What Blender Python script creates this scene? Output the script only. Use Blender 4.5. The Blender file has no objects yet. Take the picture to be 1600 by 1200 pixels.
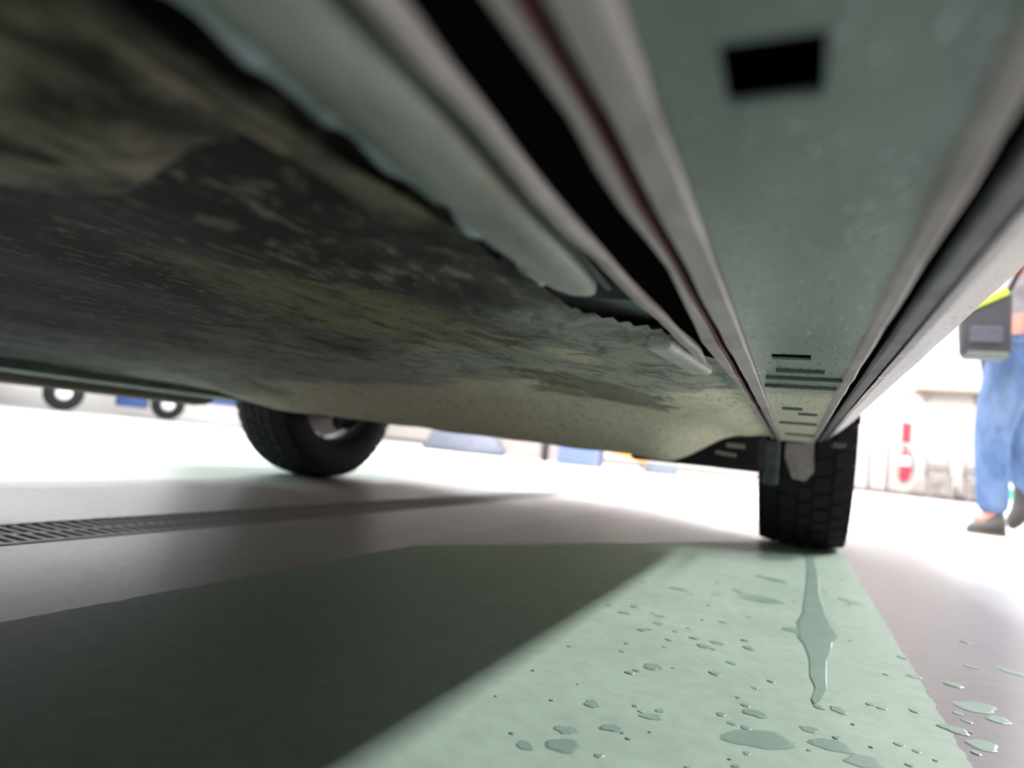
import bpy, bmesh, math, random
from mathutils import Vector, Matrix
random.seed(7)
PI = math.pi
S = bpy.context.scene
COL = S.collection

# ------------------------------------------------------------------ camera
F, CAMH, CX, CY = 1020.0, 0.18, 800.0, 600.0
ROLL, PITCH, YAW = math.radians(5.8807), math.radians(5.3748), math.radians(23.9105)

def ray(x, y):
    dx, dy = x - CX, -(y - CY)
    a = math.cos(ROLL) * dx - math.sin(ROLL) * dy
    b = math.sin(ROLL) * dx + math.cos(ROLL) * dy
    f = F * math.cos(PITCH) - b * math.sin(PITCH)
    u = F * math.sin(PITCH) + b * math.cos(PITCH)
    return Vector((math.cos(YAW) * a - math.sin(YAW) * f, math.sin(YAW) * a + math.cos(YAW) * f, u))

O = Vector((0, 0, CAMH))
def onz(x, y, z): v = ray(x, y); return O + v * ((z - CAMH) / v.z)
def ony(x, y, Y): v = ray(x, y); return O + v * (Y / v.y)
def onx(x, y, X): v = ray(x, y); return O + v * (X / v.x)

fw = ray(CX, CY).normalized()
rt = (ray(CX + 10, CY) - ray(CX, CY)).normalized()
up = rt.cross(fw).normalized()
cd = bpy.data.cameras.new('camera')
cam = bpy.data.objects.new('camera', cd); COL.objects.link(cam)
M3 = Matrix((rt, up, -fw)).transposed()
cam.matrix_world = Matrix.Translation(O) @ M3.to_4x4()
cd.sensor_width = 36.0; cd.lens = 36.0 * F / 1600.0
cd.clip_start = 0.004; cd.clip_end = 200
cd.dof.use_dof = True; cd.dof.focus_distance = 0.50; cd.dof.aperture_fstop = 4.4
S.camera = cam

# ------------------------------------------------------------------ light
S.view_settings.view_transform = 'Standard'
S.view_settings.look = 'None'
S.view_settings.exposure = -0.9
S.view_settings.gamma = 1.0
S.view_settings.use_curve_mapping = False
W = bpy.data.worlds.new('daylight'); S.world = W; W.use_nodes = True
W.node_tree.nodes['Background'].inputs[0].default_value = (1.0, 0.985, 0.965, 1)
W.node_tree.nodes['Background'].inputs[1].default_value = 0.40

def strip_light(name, x, y, z, lx, ly, power, aim, color=(1, 1, 1)):
    d = bpy.data.lights.new(name, 'AREA'); d.shape = 'RECTANGLE'; d.size = lx; d.size_y = ly
    d.energy = power; d.color = color
    o = bpy.data.objects.new(name, d); COL.objects.link(o)
    o.location = (x, y, z)
    o.rotation_euler = (0, aim, 0)
strip_light('hall_lamp_strip', 5.2, 9.0, 5.2, 0.35, 16.0, 4700, math.radians(40), (1, 0.99, 0.98))
strip_light('hall_lamp_strip_middle', -0.75, 6.0, 5.2, 0.6, 26.0, 9000, 0.0)
strip_light('hall_lamp_strip_left', -6.5, 4.0, 5.2, 0.5, 26.0, 3600, math.radians(-8))
d_ = bpy.data.lights.new('left_low_fill', 'AREA'); d_.shape = 'RECTANGLE'; d_.size = 1.2; d_.size_y = 9.0; d_.energy = 650  # added area light, brightens the concrete under the van from the left
o_ = bpy.data.objects.new('left_low_fill', d_); COL.objects.link(o_); o_.location = (-13.9, 7.0, 2.45); o_.rotation_euler = (0, math.radians(-90), 0)

# ------------------------------------------------------------------ helpers
def link(name, mesh, mat=None, parent=None):
    o = bpy.data.objects.new(name, mesh); COL.objects.link(o)
    if mat is not None: mesh.materials.append(mat)
    if parent is not None: o.parent = parent
    return o

def obj(name, bm, mat, parent=None, smooth=False, origin=None):
    bmesh.ops.recalc_face_normals(bm, faces=bm.faces)
    if origin is not None: bmesh.ops.translate(bm, vec=-Vector(origin), verts=bm.verts)
    me = bpy.data.meshes.new(name); bm.to_mesh(me); bm.free()
    if smooth:
        for p in me.polygons: p.use_smooth = True
    o = link(name, me, mat, parent)
    if origin is not None: o.location = origin
    return o

def tag(o, label=None, cat=None, group=None, kind=None):
    if label: o['label'] = label
    if cat: o['category'] = cat
    if group: o['group'] = group
    if kind: o['kind'] = kind
    return o

def thing(name, label, cat, loc=(0, 0, 0), rz=0, group=None):
    o = bpy.data.objects.new(name, None); COL.objects.link(o)
    o.location = loc; o.rotation_euler = (0, 0, rz); o.empty_display_size = 0.05
    return tag(o, label, cat, group)

def box(bm, x0, x1, y0, y1, z0, z1, bev=0.0):
    r = bmesh.ops.create_cube(bm, size=1.0)
    vs = r['verts']
    bmesh.ops.scale(bm, vec=(x1 - x0, y1 - y0, z1 - z0), verts=vs)
    bmesh.ops.translate(bm, vec=((x0 + x1) / 2, (y0 + y1) / 2, (z0 + z1) / 2), verts=vs)
    if bev > 0:
        es = list({e for v in vs for e in v.link_edges})
        bmesh.ops.bevel(bm, geom=es, offset=bev, segments=2, affect='EDGES', profile=0.5)
    return vs

def B(*a, **k):
    bm = bmesh.new(); box(bm, *a, **k); return bm

def tube(bm, pts, rad, seg=10, caps=True):
    pts = [Vector(p) for p in pts]; rings = []
    rs = rad if isinstance(rad, (list, tuple)) else [rad] * len(pts)
    for i, p in enumerate(pts):
        t = (pts[min(i + 1, len(pts) - 1)] - pts[max(i - 1, 0)]).normalized()
        a = Vector((0, 0, 1)) if abs(t.z) < 0.9 else Vector((1, 0, 0))
        u = t.cross(a).normalized(); w = t.cross(u)
        rings.append([bm.verts.new(p + (u * math.cos(k * 2 * PI / seg) + w * math.sin(k * 2 * PI / seg)) * rs[i]) for k in range(seg)])
    for a, b in zip(rings, rings[1:]):
        for k in range(seg): bm.faces.new((a[k], a[(k + 1) % seg], b[(k + 1) % seg], b[k]))
    if caps:
        bm.faces.new(rings[0]); bm.faces.new(rings[-1])
    return bm

def lathe_x(bm, prof, seg=48, cx=0, cy=0, cz=0, closed=False):
    """profile of (x, r) turned about the X axis"""
    rings = []
    for x, r in prof:
        rings.append([bm.verts.new((cx + x, cy + r * math.cos(k * 2 * PI / seg), cz + r * math.sin(k * 2 * PI / seg))) for k in range(seg)])
    pairs = list(zip(rings, rings[1:]))
    if closed: pairs.append((rings[-1], rings[0]))
    for a, b in pairs:
        for k in range(seg): bm.faces.new((a[k], a[(k + 1) % seg], b[(k + 1) % seg], b[k]))
    return bm

def lathe_z(bm, prof, seg=20, c=(0, 0, 0)):
    rings = []
    for r, z in prof:
        rings.append([bm.verts.new((c[0] + r * math.cos(k * 2 * PI / seg), c[1] + r * math.sin(k * 2 * PI / seg), c[2] + z)) for k in range(seg)])
    for a, b in zip(rings, rings[1:]):
        for k in range(seg): bm.faces.new((a[k], a[(k + 1) % seg], b[(k + 1) % seg], b[k]))
    bm.faces.new(rings[0]); bm.faces.new(rings[-1])
    return bm

def prism_x(bm, poly, x0, x1):
    """polygon of (y, z) extruded along X"""
    a = [bm.verts.new((x0, y, z)) for y, z in poly]; b = [bm.verts.new((x1, y, z)) for y, z in poly]
    n = len(poly)
    for i in range(n): bm.faces.new((a[i], a[(i + 1) % n], b[(i + 1) % n], b[i]))
    bm.faces.new(a); bm.faces.new(b)
    return bm

def profile_y(bm, prof, y0, y1, ny=1, closed=True, wob=0.0):
    """cross-section of (x, z) run along Y"""
    rings = []
    for j in range(ny + 1):
        y = y0 + (y1 - y0) * j / ny
        dz = random.uniform(-wob, wob); dx = random.uniform(-wob, wob)
        rings.append([bm.verts.new((x + dx, y, z + dz)) for x, z in prof])
    n = len(prof)
    for a, b in zip(rings, rings[1:]):
        for k in range(n if closed else n - 1): bm.faces.new((a[k], a[(k + 1) % n], b[(k + 1) % n], b[k]))
    if closed:
        bm.faces.new(rings[0]); bm.faces.new(rings[-1])
    return bm

def ribbon(bm, left, right, z0, z1, ns=40):
    """strip along Y: left / right edges are lists of (y, x); between heights z0 (underside) and z1"""
    def ev(t, y):
        if y <= t[0][0]: return t[0][1]
        for (a, xa), (b, xb) in zip(t, t[1:]):
            if y <= b:
                f = (y - a) / (b - a); f = f * f * (3 - 2 * f); return xa + (xb - xa) * f
        return t[-1][1]
    y0, y1 = max(left[0][0], right[0][0]), min(left[-1][0], right[-1][0])
    rings = []
    for j in range(ns + 1):
        f = j / ns
        y = y0 + (y1 - y0) * (f if y0 < -0.3 else f ** 1.5)
        if y0 < -0.3:
            y = y0 + (0.05 - y0) * f * 6 if f < 1 / 6 else 0.05 + (y1 - 0.05) * ((f - 1 / 6) * 1.2) ** 1.6
        a, b = ev(left, y), ev(right, y)
        e = min(0.0015, abs(b - a) * 0.3)
        dz = 0.0007 * math.sin(y * 60) + random.uniform(-.0003, .0003)
        rings.append([bm.verts.new(p) for p in ((a, y, z1), (a, y, z0 + e + dz), (a + e, y, z0 + dz), (b - e, y, z0 + dz), (b, y, z0 + e + dz), (b, y, z1))])
    for p, q in zip(rings, rings[1:]):
        for k in range(6): bm.faces.new((p[k], p[(k + 1) % 6], q[(k + 1) % 6], q[k]))
    bm.faces.new(rings[0]); bm.faces.new(rings[-1])
    return bm

# ------------------------------------------------------------------ materials
def nt(name):
    m = bpy.data.materials.new(name); m.use_nodes = True
    t = m.node_tree; return m, t, t.nodes['Principled BSDF']

def N(t, kind, **kw):
    n = t.nodes.new(kind)
    for k, v in kw.items(): setattr(n, k, v)
    return n

def noise(t, scale, detail=4, rough=0.55, stretch=(1, 1, 1), dist=0.0):
    tc = N(t, 'ShaderNodeTexCoord'); mp = N(t, 'ShaderNodeMapping'); mp.inputs['Scale'].default_value = stretch
    n = N(t, 'ShaderNodeTexNoise'); n.inputs['Scale'].default_value = scale; n.inputs['Detail'].default_value = detail
    n.inputs['Roughness'].default_value = rough; n.inputs['Distortion'].default_value = dist
    t.links.new(tc.outputs['Object'], mp.inputs[0]); t.links.new(mp.outputs[0], n.inputs['Vector'])
    return n.outputs['Fac']

def ramp(t, fac, stops, interp='LINEAR'):
    r = N(t, 'ShaderNodeValToRGB'); r.color_ramp.interpolation = interp
    e = r.color_ramp.elements
    e[0].position, e[0].color = stops[0][0], (*stops[0][1], 1)
    e[1].position, e[1].color = stops[1][0], (*stops[1][1], 1)
    for p, c in stops[2:]:
        x = e.new(p); x.color = (*c, 1)
    t.links.new(fac, r.inputs[0]); return r.outputs[0]

def mix(t, fac, a, b, mode='MIX'):
    m = N(t, 'ShaderNodeMix', data_type='RGBA', blend_type=mode)
    for s, v in ((m.inputs[0], fac), (m.inputs[6], a), (m.inputs[7], b)):
        if hasattr(v, 'links') or isinstance(v, bpy.types.NodeSocket): t.links.new(v, s)
        elif isinstance(v, (int, float)): s.default_value = v
        else: s.default_value = (*v, 1)
    return m.outputs[2]

def bump(t, b, fac, strength=0.4, dist=0.002):
    n = N(t, 'ShaderNodeBump'); n.inputs['Strength'].default_value = strength; n.inputs['Distance'].default_value = dist
    t.links.new(fac, n.inputs['Height']); t.links.new(n.outputs[0], b.inputs['Normal'])

def plain(name, c, rough=0.5, metal=0.0, var=0.15, scale=20, coat=0.0, bmp=0.15, spec=0.5):
    m, t, b = nt(name)
    f = noise(t, scale, 3)
    lo = tuple(x * (1 - var) for x in c); hi = tuple(min(1, x * (1 + var)) for x in c)
    t.links.new(ramp(t, f, [(0.3, lo), (0.7, hi)]), b.inputs['Base Color'])
    b.inputs['Roughness'].default_value = rough; b.inputs['Metallic'].default_value = metal
    b.inputs['Coat Weight'].default_value = coat; b.inputs['Specular IOR Level'].default_value = spec
    if bmp: bump(t, b, noise(t, scale * 4, 3), bmp, 0.0015)
    return m

def dirty(name, base, mud, lo, hi, scale=10, rough=0.55, stretch=(1, 1, 1), bmp=0.5, speck=0.0, speckscale=60, spec=0.25, dist=0.6):
    m, t, b = nt(name)
    f = noise(t, scale, 7, 0.6, stretch, dist)
    c = mix(t, ramp(t, f, [(lo, (0, 0, 0)), (hi, (1, 1, 1))]), base, mud)
    g = noise(t, scale * 4, 5, 0.6, stretch)
    c = mix(t, 0.55, c, ramp(t, g, [(0.3, (0.35, 0.35, 0.35)), (0.7, (1, 1, 1))]), 'MULTIPLY')
    if speck:
        s = noise(t, speckscale, 3, 0.5, (1, 0.6, 1))
        c = mix(t, ramp(t, s, [(0.62, (0, 0, 0)), (0.68, (speck, speck, speck))]), c, (0.02, 0.025, 0.025))
    t.links.new(c, b.inputs['Base Color'])
    r = ramp(t, g, [(0.3, (rough * .8,) * 3), (0.7, (min(1, rough * 1.2),) * 3)])
    t.links.new(r, b.inputs['Roughness'])
    b.inputs['Specular IOR Level'].default_value = spec
    bump(t, b, f, bmp, 0.004)
    return m

def wetpaint(name, base, base2, split=None, rough=0.3):
    """painted underside with road film and water drops; base2 past y = split"""
    m, t, b = nt(name)
    tc = N(t, 'ShaderNodeTexCoord')
    f = noise(t, 14, 6, 0.6, (1.5, 0.6, 1))
    a = mix(t, ramp(t, f, [(0.35, (0, 0, 0)), (0.7, (1, 1, 1))]), base, tuple(x * 0.62 for x in base))
    if split:
        sx = N(t, 'ShaderNodeSeparateXYZ'); t.links.new(tc.outputs['Object'], sx.inputs[0])
        w = N(t, 'ShaderNodeMath', operation='MULTIPLY_ADD'); t.links.new(f, w.inputs[0]); w.inputs[1].default_value = 0.10; t.links.new(sx.outputs[1], w.inputs[2])
        mr = N(t, 'ShaderNodeMapRange'); t.links.new(w.outputs[0], mr.inputs[0]); mr.inputs[1].default_value = split + .02; mr.inputs[2].default_value = split + 0.10
        a = mix(t, mr.outputs[0], a, base2)
    # water drops
    mp = N(t, 'ShaderNodeMapping'); mp.inputs['Scale'].default_value = (1, 0.7, 1)
    t.links.new(tc.outputs['Object'], mp.inputs[0])
    v = N(t, 'ShaderNodeTexVoronoi'); v.inputs['Scale'].default_value = 210
    t.links.new(mp.outputs[0], v.inputs['Vector'])
    d = ramp(t, v.outputs['Distance'], [(0.16, (1, 1, 1)), (0.30, (0, 0, 0))])
    gate = ramp(t, noise(t, 55, 2), [(0.44, (0, 0, 0)), (0.5, (1, 1, 1))])
    h = mix(t, 1.0, d, gate, 'MULTIPLY')
    a = mix(t, h, a, tuple(x * 0.7 for x in base))
    t.links.new(a, b.inputs['Base Color'])
    rr = mix(t, h, (rough,) * 3, (0.08,) * 3); t.links.new(rr, b.inputs['Roughness'])
    hh = mix(t, 0.3, h, f)
    bump(t, b, hh, 0.7, 0.0012)
    return m

M = {}
M['plate'] = wetpaint('wet_grey_green_paint', (0.185, 0.225, 0.21), (0.66, 0.61, 0.48), 0.60, 0.35)
M['band'] = wetpaint('wet_silver_pink_paint', (0.115, 0.10, 0.10), (0.115, 0.105, 0.10), None, 0.35)
M['flange'] = dirty('flange_pinkish', (0.42, 0.37, 0.36), (0.26, 0.21, 0.20), 0.45, 0.75, 30, 0.45, (1, 0.3, 1), 0.4)
M['red'] = plain('old_red_primer', (0.13, 0.025, 0.03), 0.6)
M['black'] = plain('shade_black', (0.004, 0.004, 0.005), 0.95, bmp=0, spec=0.0)  # shade inside gaps and cavities put into the colour
M['blackp'] = plain('black_plastic', (0.012, 0.013, 0.015), 0.5, spec=.2)
M['rail'] = dirty('rail_grey_green', (0.30, 0.33, 0.30), (0.20, 0.18, 0.15), 0.4, 0.75, 25, 0.45, (1, 0.35, 1), 0.4)
M['seam'] = dirty('sealant_glint', (0.40, 0.46, 0.50), (0.12, 0.13, 0.13), 0.4, 0.65, 60, 0.3, (1, 0.5, 1), 0.6)
M['darksteel'] = dirty('dark_coated_steel', (0.10, 0.12, 0.115), (0.05, 0.05, 0.045), 0.4, 0.7, 18, 0.5)
M['pad'] = dirty('pale_pad', (0.48, 0.50, 0.46), (0.36, 0.36, 0.32), 0.4, 0.7, 18, 0.5)
M['rust'] = dirty('maroon_sill', (0.07, 0.045, 0.038), (0.13, 0.09, 0.07), 0.5, 0.8, 8, 0.7, spec=.15)
M['rubber'] = plain('tyre_rubber', (0.014, 0.015, 0.017), 0.8, scale=30, spec=.2)
M['alloy'] = plain('dull_alloy', (0.13, 0.12, 0.12), 0.5, 0.3)
M['steel'] = dirty('brake_steel', (0.35, 0.31, 0.30), (0.2, 0.14, 0.1), 0.5, 0.8, 20, 0.4)
M['carpaint'] = plain('pale_silver_paint', (0.26, 0.24, 0.235), 0.3, 0.2, 0.04, 3, 0.5, 0)
M['glass'] = plain('tinted_glass', (0.02, 0.025, 0.03), 0.06, bmp=0)
M['lampglass'] = plain('headlamp_glass', (0.7, 0.72, 0.75), 0.1, bmp=0)

# floor pan: black undercoat with dried tan mud, pale dust towards the front
def pan_mat():
    m, t, b = nt('undercoat_with_mud')
    tc = N(t, 'ShaderNodeTexCoord'); sx = N(t, 'ShaderNodeSeparateXYZ'); t.links.new(tc.outputs['Object'], sx.inputs[0])
    big = noise(t, 6.0, 9, 0.65, (0.8, 1.0, 1), 0.8)
    fine = noise(t, 38, 8, 0.7, (1.0, 0.55, 1), 0.8)
    tiny = noise(t, 120, 5, 0.65, (1.0, 0.5, 1), 0.5)
    def smooth(src, lo, hi, a=0.0, c=1.0):
        n = N(t, 'ShaderNodeMapRange', interpolation_type='SMOOTHSTEP'); t.links.new(src, n.inputs[0])
        for i, v in enumerate((lo, hi, a, c)): n.inputs[i + 1].default_value = v
        return n.outputs[0]
    def madd(x, k, c):
        n = N(t, 'ShaderNodeMath', operation='MULTIPLY_ADD'); t.links.new(x, n.inputs[0]); n.inputs[1].default_value = k
        if isinstance(c, float): n.inputs[2].default_value = c
        else: t.links.new(c, n.inputs[2])
        return n.outputs[0]
    # tone goes from black to pale towards the front and the near side
    v = madd(sx.outputs[0], 0.45, sx.outputs[1]); v = madd(big, 0.5, v)
    base = mix(t, smooth(v, 0.34, 0.80), (0.012, 0.0115, 0.010), (0.36, 0.37, 0.33))
    c = mix(t, smooth(v, 0.84, 0.93), base, (0.76, 0.70, 0.56))
    def patch(c, cx, cy, rx, ry, col, amt):
        mp = N(t, 'ShaderNodeMapping'); mp.inputs['Location'].default_value = (-cx / rx, -cy / ry, 0); mp.inputs['Scale'].default_value = (1 / rx, 1 / ry, 0)
        t.links.new(tc.outputs['Object'], mp.inputs[0])
        ln = N(t, 'ShaderNodeVectorMath', operation='LENGTH'); t.links.new(mp.outputs[0], ln.inputs[0])
        d = madd(fine, 1.3, ln.outputs['Value'])
        d = madd(big, 1.2, d)
        return mix(t, smooth(d, 1.85, 2.0, amt, 0.0), c, col)
    c = patch(c, -.235, .80, .125, .30, (0.21, 0.18, 0.155), 0.9)
    c = patch(c, -.33, .95, .07, .12, (0.25, 0.22, 0.19), 0.8)
    c = patch(c, -.29, .38, .15, .19, (0.22, 0.185, 0.11), 0.75)
    c = patch(c, -.16, .47, .03, .07, (0.50, 0.46, 0.34), 0.8)
    k = smooth(v, 0.6, 1.1, 0.9, 0.25)
    c = mix(t, k, c, ramp(t, fine, [(0.38, (0.32, 0.31, 0.30)), (0.54, (1, 1, 1))]), 'MULTIPLY')
    # light tan flecks
    s = madd(tiny, 0.6, madd(fine, 0.5, 0.0))
    c = mix(t, ramp(t, s, [(0.585, (0, 0, 0)), (0.64, (0.75, 0.75, 0.75))]), c, mix(t, smooth(v, 0.3, 0.9), (0.17, 0.155, 0.125), (0.42, 0.38, 0.28)))
    t.links.new(c, b.inputs['Base Color']); b.inputs['Roughness'].default_value = 0.7; b.inputs['Specular IOR Level'].default_value = 0.12
    bump(t, b, s, 0.6, 0.004)
    return m
M['pan'] = pan_mat()
M['lobe'] = dirty('brown_mud_crust', (0.022, 0.020, 0.016), (0.20, 0.17, 0.125), 0.44, 0.60, 38, 0.75, (1, 0.6, 1), 0.7, spec=.1)

def floor_mat():
    m, t, b = nt('painted_hall_floor')
    tc = N(t, 'ShaderNodeTexCoord'); sx = N(t, 'ShaderNodeSeparateXYZ'); t.links.new(tc.outputs['Object'], sx.inputs[0])
    e = noise(t, 40, 3)
    w = N(t, 'ShaderNodeMath', operation='MULTIPLY_ADD'); t.links.new(e, w.inputs[0]); w.inputs[1].default_value = 0.012; t.links.new(sx.outputs[0], w.inputs[2])
    mr = N(t, 'ShaderNodeMapRange'); t.links.new(w.outputs[0], mr.inputs[0]); mr.inputs[1].default_value = -3.0; mr.inputs[2].default_value = 1.0
    def P(x): return (x + 3.0 + 0.006) / 4.0
    G, C, L = (0.36, 0.475, 0.405), (0.60, 0.55, 0.555), (0.62, 0.62, 0.60)
    lane = ramp(t, mr.outputs[0], [(0, L), (P(-2.3), G), (P(-1.40), C), (P(-0.572), G), (P(0.112), (.23, .212, .23)), (P(0.62), L)], 'CONSTANT')
    # the green lane ends in a slanting line ahead of the front wheels; plain concrete beyond
    q = N(t, 'ShaderNodeMath', operation='MULTIPLY_ADD'); t.links.new(sx.outputs[0], q.inputs[0]); q.inputs[1].default_value = -1.81; t.links.new(sx.outputs[1], q.inputs[2])
    q2 = N(t, 'ShaderNodeMapRange'); t.links.new(q.outputs[0], q2.inputs[0]); q2.inputs[1].default_value = 1.96; q2.inputs[2].default_value = 2.0
    q3 = N(t, 'ShaderNodeMath', operation='GREATER_THAN'); t.links.new(sx.outputs[0], q3.inputs[0]); q3.inputs[1].default_value = -0.58
    q4 = N(t, 'ShaderNodeMath', operation='MULTIPLY'); t.links.new(q2.outputs[0], q4.inputs[0]); t.links.new(q3.outputs[0], q4.inputs[1])
    lane = mix(t, q4.outputs[0], lane, (0.48, 0.45, 0.45))
    d = noise(t, 5, 6, 0.6); f = noise(t, 55, 5, 0.65)
    c = mix(t, 0.6, lane, ramp(t, d, [(0.3, (0.72, 0.72, 0.70)), (0.65, (1, 1, 1))]), 'MULTIPLY')
    c = mix(t, 0.45, c, ramp(t, f, [(0.3, (0.7, 0.68, 0.66)), (0.6, (1, 1, 1))]), 'MULTIPLY')
    t.links.new(c, b.inputs['Base Color'])
    rl_ = ramp(t, mr.outputs[0], [(0, (.4,) * 3), (P(-2.3), (.4,) * 3), (P(-1.40), (.42,) * 3), (P(-0.572), (.6,) * 3), (P(0.112), (.4,) * 3), (P(0.62), (.4,) * 3)], 'CONSTANT')
    rl_ = mix(t, q4.outputs[0], rl_, (.42,) * 3)
    t.links.new(mix(t, 0.4, rl_, ramp(t, d, [(0.3, (0.7,) * 3), (0.7, (1.0,) * 3)]), 'MULTIPLY'), b.inputs['Roughness'])
    bump(t, b, f, 0.15, 0.001)
    return m
M['floor'] = floor_mat()
M['wall'] = plain('white_wall', (0.46, 0.42, 0.40), 0.7, scale=2, var=0.03)
M['grate'] = plain('galvanised_grate', (0.40, 0.38, 0.38), 0.5, 0.3)
M['wet'] = plain('wet_floor_stain', (0.21, 0.31, 0.26), 0.42, var=0.1, bmp=0)

# ------------------------------------------------------------------ setting
def floor():
    bm = bmesh.new()
    for x0, x1 in ((-16, -1.005), (-0.855, 12)):
        box(bm, x0, x1, -8, 20, -0.12, 0.0)
    box(bm, -1.005, -0.855, -8, -1.0, -0.12, 0); box(bm, -1.005, -0.855, 6.0, 20, -0.12, 0)
    return obj('floor', bm, M['floor'])
tag(floor(), kind='structure')
tag(obj('wall_front', B(-16, 12, 14.5, 14.7, 0, 5), M['wall']), kind='structure')
tag(obj('wall_left', B(-14.2, -14, -8, 14.5, 0, 5), plain('lit_white_wall', (0.88, 0.86, 0.84), 0.7, scale=2, var=0.03)), kind='structure')  # light missing on this wall is put into its paler colour
tag(obj('baseboard_front', B(-14, 12, 14.44, 14.5, 0, 0.09), plain('grey_skirting', (0.16, 0.13, 0.12), 0.7)), kind='structure')

# trench drain
dr = thing('trench_drain', 'grey metal grated floor drain running lengthwise in the dark floor band under the vehicle', 'drain', (-0.93, 0, 0))
bm = bmesh.new(); box(bm, -0.075, -0.07, -1, 6, -0.10, -0.001); box(bm, 0.07, 0.075, -1, 6, -0.10, -0.001); box(bm, -0.075, 0.075, -1, 6, -0.118, -0.10)
obj('channel', bm, M['black'], dr)
bm = bmesh.new(); box(bm, -0.070, -0.060, -1, 6, -0.02, 0.001); box(bm, 0.060, 0.070, -1, 6, -0.02, 0.001); box(bm, -0.006, 0.006, -1, 6, -0.022, -0.001)
obj('frame', bm, M['grate'], dr)
barmesh = None
for k in range(84):
    y = 0.25 + 0.018 * k
    if barmesh is None:
        b0 = obj('grate_bar', B(-0.06, 0.06, -0.0042, 0.0042, -0.016, 0.0, bev=0.0012), M['grate'], dr); barmesh = b0.data
        b0.location = (0, y, 0)
    else:
        o = b0.copy(); COL.objects.link(o); o.location = (0, y, 0)
bm = bmesh.new()
for k in range(200):
    y = 0.25 + 0.018 * (84 + k); box(bm, -0.06, 0.06, y - 0.0042, y + 0.0042, -0.016, 0)
tag(obj('grate_bars_far', bm, M['grate'], dr), kind='stuff')

# wet marks
def blob(bm, cx, cy, rx, ry, h=0.0004, seg=18, jag=0.25, rz=0.0):
    base = []; top = []; h += random.uniform(0, .0004)
    ph = [random.uniform(0, 6.28) for _ in range(4)]
    for k in range(seg):
        a = 2 * PI * k / seg
        r = 1 + jag * (0.5 * math.sin(2 * a + ph[0]) + 0.35 * math.sin(3 * a + ph[1]) + 0.3 * math.sin(5 * a + ph[2]))
        x, y = rx * r * math.cos(a), ry * r * math.sin(a)
        x, y = x * math.cos(rz) - y * math.sin(rz), x * math.sin(rz) + y * math.cos(rz)
        base.append(bm.verts.new((cx + x, cy + y, 0.0002))); top.append(bm.verts.new((cx + x * .82, cy + y * .82, h)))
    for k in range(seg): bm.faces.new((base[k], base[(k + 1) % seg], top[(k + 1) % seg], top[k]))
    bm.faces.new(top); bm.faces.new(base[::-1])
bm = bmesh.new()
L = [(1275, 1102, 1), (1276, 1094, 5), (1279, 1075, 8), (1280, 1058, 11), (1278, 1030, 15), (1276, 1008, 20), (1277, 997, 28), (1277, 985, 32), (1276, 972, 28), (1274, 958, 21), (1273, 940, 15), (1271, 925, 11), (1269, 900, 9), (1266, 875, 8), (1264, 862, 7)]
edge = [(onz(x - w, y, 0), onz(x + w, y, 0)) for x, y, w in L]
lo = [bm.verts.new((p[0].x + random.uniform(-.003, .003), p[0].y, 0.0002)) for p in edge]; hi = [bm.verts.new((p[1].x + random.uniform(-.003, .003), p[1].y, 0.0002)) for p in edge]
lt = [bm.verts.new((a.co.x * .9 + b.co.x * .1, a.co.y, 0.001)) for a, b in zip(lo, hi)]; ht = [bm.verts.new((b.co.x * .9 + a.co.x * .1, a.co.y, 0.001)) for a, b in zip(lo, hi)]
for i in range(len(L) - 1):
    for a, b in ((lo, lt), (lt, ht), (ht, hi)): bm.faces.new((a[i], a[i + 1], b[i + 1], b[i]))
tag(obj('wet_streak', bm, M['wet']), 'long dark wet streak on green floor leading to the near front wheel', 'puddle')
bm = bmesh.new()
for x, y, rx, ry in ((1187, 936, 22, 6), (1205, 905, 12, 4), (1185, 1155, 46, 15), (1180, 1115, 16, 6), (1020, 1042, 14, 5), (925, 1100, 12, 6), (955, 1138, 16, 6), (880, 1165, 30, 10), (820, 1165, 14, 7), (1060, 920, 10, 3),
                     (1240, 985, 14, 4), (1300, 1165, 26, 10), (1310, 1110, 10, 5), (1018, 1120, 16, 5), (1265, 1140, 12, 5), (1330, 940, 10, 4), (1100, 1010, 10, 3), (1350, 1190, 30, 8), (885, 1140, 18, 6), (1205, 870, 30, 4), (1525, 1105, 26, 7), (1490, 1140, 16, 6), (1560, 1125, 14, 5), (1535, 1165, 20, 7), (1490, 1070, 10, 4), (1580, 1050, 10, 4), (1465, 910, 6, 2)):
    c = onz(x, y, 0); e = onz(x + rx, y, 0); f = onz(x, y + ry, 0)
    blob(bm, c.x, c.y, (e - c).length, (f - c).length, rz=math.atan2(e.y - c.y, e.x - c.x))
for _ in range(60):
    x = random.uniform(760, 1560); y = random.uniform(1000, 1200)
    if x < 1221 - (y - 749) * 1.5 + 40: continue
    r = random.uniform(2, 8); c = onz(x, y, 0); e = onz(x + r, y, 0); f = onz(x, y + r * .4, 0)
    blob(bm, c.x, c.y, (e - c).length, (f - c).length, seg=10, rz=math.atan2(e.y - c.y, e.x - c.x))
for _ in range(45):
    x = random.uniform(930, 1330); y = random.uniform(880, 1010)
    r = random.uniform(2, 6); c = onz(x, y, 0)
    blob(bm, c.x, c.y, r * .0012, r * .0012, seg=10)
tag(obj('water_drops', bm, M['wet']), 'scattered dark water drops on the lit green floor', 'puddle', kind='stuff')

# ------------------------------------------------------------------ the vehicle overhead
car = thing('van', 'pale silver van seen from underneath, its dirty underside filling the picture overhead', 'vehicle', (0, 0, 0))
ZP = 0.25
YR, YF = -0.75, 1.50
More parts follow.
